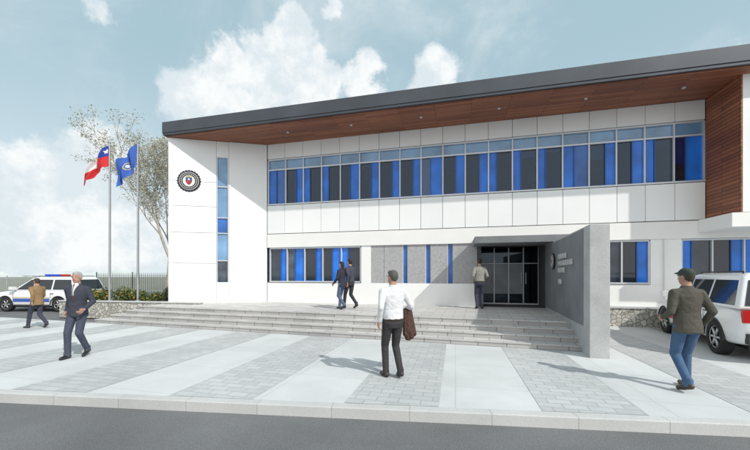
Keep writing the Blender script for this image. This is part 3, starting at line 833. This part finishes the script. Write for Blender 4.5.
    for sd in(-1,1):
        add_sphere(bm,Hh(sd*.031,.083,1.648),.0105,(1,.8,.75),10,8)
    m0=bpy.data.meshes.new('eyes'); bm.to_mesh(m0); bm.free(); m0.materials.append(pmat('eye_white',(.7,.7,.68),.2,.01)); new_obj('eyes',m0,E)
    bm=bmesh.new()
    for sd in(-1,1):
        add_sphere(bm,Hh(sd*.031,.0895,1.648),.0055,(1,.6,1),10,8)
        add_sphere(bm,Hh(sd*.031,.092,1.670),.018,(1,.3,.22),10,6)
    m0=bpy.data.meshes.new('iris_brows'); bm.to_mesh(m0); bm.free(); m0.materials.append(pmat('iris',(.04,.025,.015),.3,.1)); new_obj('iris_and_brows',m0,E)
    return E
def face_to(dx,dy): return math.atan2(-dx,dy)
person('man_in_suit',-6.18,6.86,0,face_to(.15,-1),1.76,top=(.05,.055,.075),legs=(.06,.07,.10),hair=(.38,.38,.38),suit=True,coat=True,stride=.13,lead=1,wl=(-.23,.17,1.0),headyaw=.1)
person('man_in_tan_jacket',-10.85,10.6,-.0,face_to(-1,.25),1.62,top=(.26,.17,.09),legs=(.05,.055,.08),hair=(.05,.035,.02),coat=True,stride=.28,lead=-1)
person('woman_in_dark_jacket',-1.12,11.2,ZP,face_to(-.8,.6),1.62,top=(.035,.035,.05),legs=(.09,.12,.19),hair=(.02,.015,.012),female=True,longhair=True,coat=True,stride=.20,lead=1)
person('man_in_navy_jacket',-.86,11.45,ZP,face_to(-.7,.7),1.72,top=(.06,.065,.09),legs=(.04,.04,.05),hair=(.02,.015,.012),stride=.22,lead=-1)
drape=[]
for i,(xx,yy,l_,tw) in enumerate([(.24,.00,.40,.00),(.28,.05,.47,.02),(.31,.11,.44,.04),(.35,.16,.50,.03),(.29,-.02,.33,-.01),(.37,.08,.38,.05),(.40,.14,.43,.07),(.33,.02,.45,.03)]):
    drape.append(((xx,yy+.05,1.09),(xx+tw,yy+.04,1.09-l_),.034,.046))
person('man_in_white_shirt',.30,5.47,0,face_to(-.35,.94),1.77,top=(.66,.67,.69),legs=(.045,.042,.045),hair=(.09,.085,.08),stride=.08,lead=-1,wr_=(.29,.21,1.07),wide=1.07,
       extra=('carried_jacket',(.075,.04,.03),drape),headyaw=.35)
person('man_in_grey_shirt',3.6,11.35,ZP,face_to(.05,1),1.72,top=(.30,.29,.26),legs=(.05,.055,.075),hair=(.03,.025,.02),stride=.05,lead=1,wl=(-.20,.10,.98),wr_=(.20,.12,1.0))
person('man_in_cap',4.62,4.88,0,face_to(.1,1),1.78,top=(.09,.085,.07),legs=(.065,.12,.22),hair=(.05,.04,.03),shoe=(.05,.035,.02),coat=True,stride=.14,lead=1,cap=(.05,.065,.055),wl=(-.19,.20,1.03),wr_=(.24,.05,.95),headyaw=.3)

# ---------------------------------------------------------------- light, sky
el=math.radians(41); sh=Vector((-.70,.714)).normalized()
d=Vector((sh.x*math.cos(el),sh.y*math.cos(el),-math.sin(el)))
sl=bpy.data.lights.new('sun','SUN'); sl.energy=3.35; sl.angle=math.radians(.7); sl.color=(1,.965,.91)
so_=bpy.data.objects.new('sun',sl); COL.objects.link(so_); so_.rotation_euler=d.to_track_quat('-Z','Y').to_euler(); so_.location=(20,-20,30)

wd=bpy.data.worlds.new('World'); scene.world=wd; wd.use_nodes=True
nt=wd.node_tree; N=nt.nodes; L=nt.links; N.clear()
out=N.new('ShaderNodeOutputWorld'); bg=N.new('ShaderNodeBackground'); L.new(bg.outputs[0],out.inputs[0])
sky=N.new('ShaderNodeTexSky'); sky.sky_type='NISHITA'; sky.sun_disc=False; sky.sun_elevation=el; sky.sun_rotation=math.atan2(-sh.x,-sh.y); sky.dust_density=2; sky.air_density=1.0
tc=N.new('ShaderNodeTexCoord'); 
def math_(op,a,b=None,c=None,clamp=False):
    m=N.new('ShaderNodeMath'); m.operation=op; m.use_clamp=clamp
    for i,v in enumerate((a,b,c)):
        if v is None: continue
        if isinstance(v,(int,float)): m.inputs[i].default_value=v
        else: L.new(v,m.inputs[i])
    return m.outputs[0]
def mapr(v,a,b,c_,d_,smooth=True):
    m=N.new('ShaderNodeMapRange'); m.interpolation_type='SMOOTHSTEP' if smooth else 'LINEAR'
    L.new(v,m.inputs[0]); 
    for i,x_ in zip((1,2,3,4),(a,b,c_,d_)): m.inputs[i].default_value=x_
    return m.outputs[0]
nrm_=N.new('ShaderNodeVectorMath'); nrm_.operation='NORMALIZE'; L.new(tc.outputs['Generated'],nrm_.inputs[0])
V=nrm_.outputs[0]
def noise(scale,detail,rough=.6,dist=0,vec=None):
    n=N.new('ShaderNodeTexNoise'); n.inputs['Scale'].default_value=scale; n.inputs['Detail'].default_value=detail; n.inputs['Roughness'].default_value=rough; n.inputs['Distortion'].default_value=dist
    L.new(vec or V,n.inputs['Vector']); return n.outputs['Fac']
n1=noise(6.5,12,.65,.3); n2=noise(16,10,.7); 
nb=noise(2.6,10,.62,.6)
blobs=[(205,98,40),(240,85,42),(275,70,45),(300,50,36),(290,105,40),(250,112,45),(325,78,22),(362,82,26),(370,66,18),(436,76,24),(422,86,16),(10,235,80),(70,220,70),(120,240,60),(95,160,40),(45,190,60),(0,195,60),(60,255,70),(-420,100,160),(900,60,110),(330,14,14),(95,10,20)]
acc=None
for (px,py,rr_) in blobs:
    v=Vector((px-375,330,275-py)); ln=v.length; v.normalize()
    dn=N.new('ShaderNodeVectorMath'); dn.operation='DISTANCE'; L.new(V,dn.inputs[0]); dn.inputs[1].default_value=v
    rad=rr_/ln
    m=mapr(dn.outputs['Value'],rad*1.8,rad*.1,0,1)
    acc=m if acc is None else math_('MAXIMUM',acc,m)
den=math_('ADD',acc,math_('MULTIPLY',math_('SUBTRACT',n1,.5),2.3))
den=math_('ADD',den,math_('MULTIPLY',math_('SUBTRACT',n2,.5),1.0))
gate=mapr(acc,0,.5,0,1)
cmask=math_('MULTIPLY',mapr(den,.36,.80,0,.97),gate)
wisp=mapr(nb,.42,.74,0,.50)
cmask=math_('MAXIMUM',cmask,wisp)
sep=N.new('ShaderNodeSeparateXYZ'); L.new(V,sep.inputs[0])
hz1=mapr(sep.outputs['Z'],-.02,.5,.95,.80)
def mixc(f,a,b):
    m=N.new('ShaderNodeMix'); m.data_type='RGBA'
    if isinstance(f,(int,float)): m.inputs[0].default_value=f
    else: L.new(f,m.inputs[0])
    for i,v in((6,a),(7,b)):
        if isinstance(v,tuple): m.inputs[i].default_value=v
        else: L.new(v,m.inputs[i])
    return m.outputs[2]
hcol=mixc(mapr(sep.outputs['Z'],0,.55,0,1),(6.4,7.3,7.6,1),(3.9,5.5,6.1,1))
haze=mixc(hz1,sky.outputs[0],hcol)
shade=mapr(noise(9,10,.65),.40,.62,0,1)
ccol=mixc(shade,(6.2,6.9,7.3,1),(8.2,8.35,8.35,1))
fin=mixc(cmask,haze,ccol)
sunward_fill=mapr(sep.outputs['Y'],.1,-.7,0,.85)  # extra white glow added to the unseen sky behind camera, fills the shaded facade
fin=mixc(sunward_fill,fin,(9.0,9.0,8.9,1))
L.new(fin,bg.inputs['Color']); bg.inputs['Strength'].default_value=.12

# ---------------------------------------------------------------- camera
cam=bpy.data.cameras.new('camera'); co=bpy.data.objects.new('camera',cam); COL.objects.link(co)
co.location=(0,0,1.7); co.rotation_euler=(math.pi/2,0,0)
cam.sensor_width=36; cam.lens=36*330/750; cam.shift_y=50/750; cam.clip_end=3000; cam.clip_start=.05
scene.camera=co
scene.view_settings.view_transform='Standard'; scene.view_settings.look='None'; scene.view_settings.exposure=0
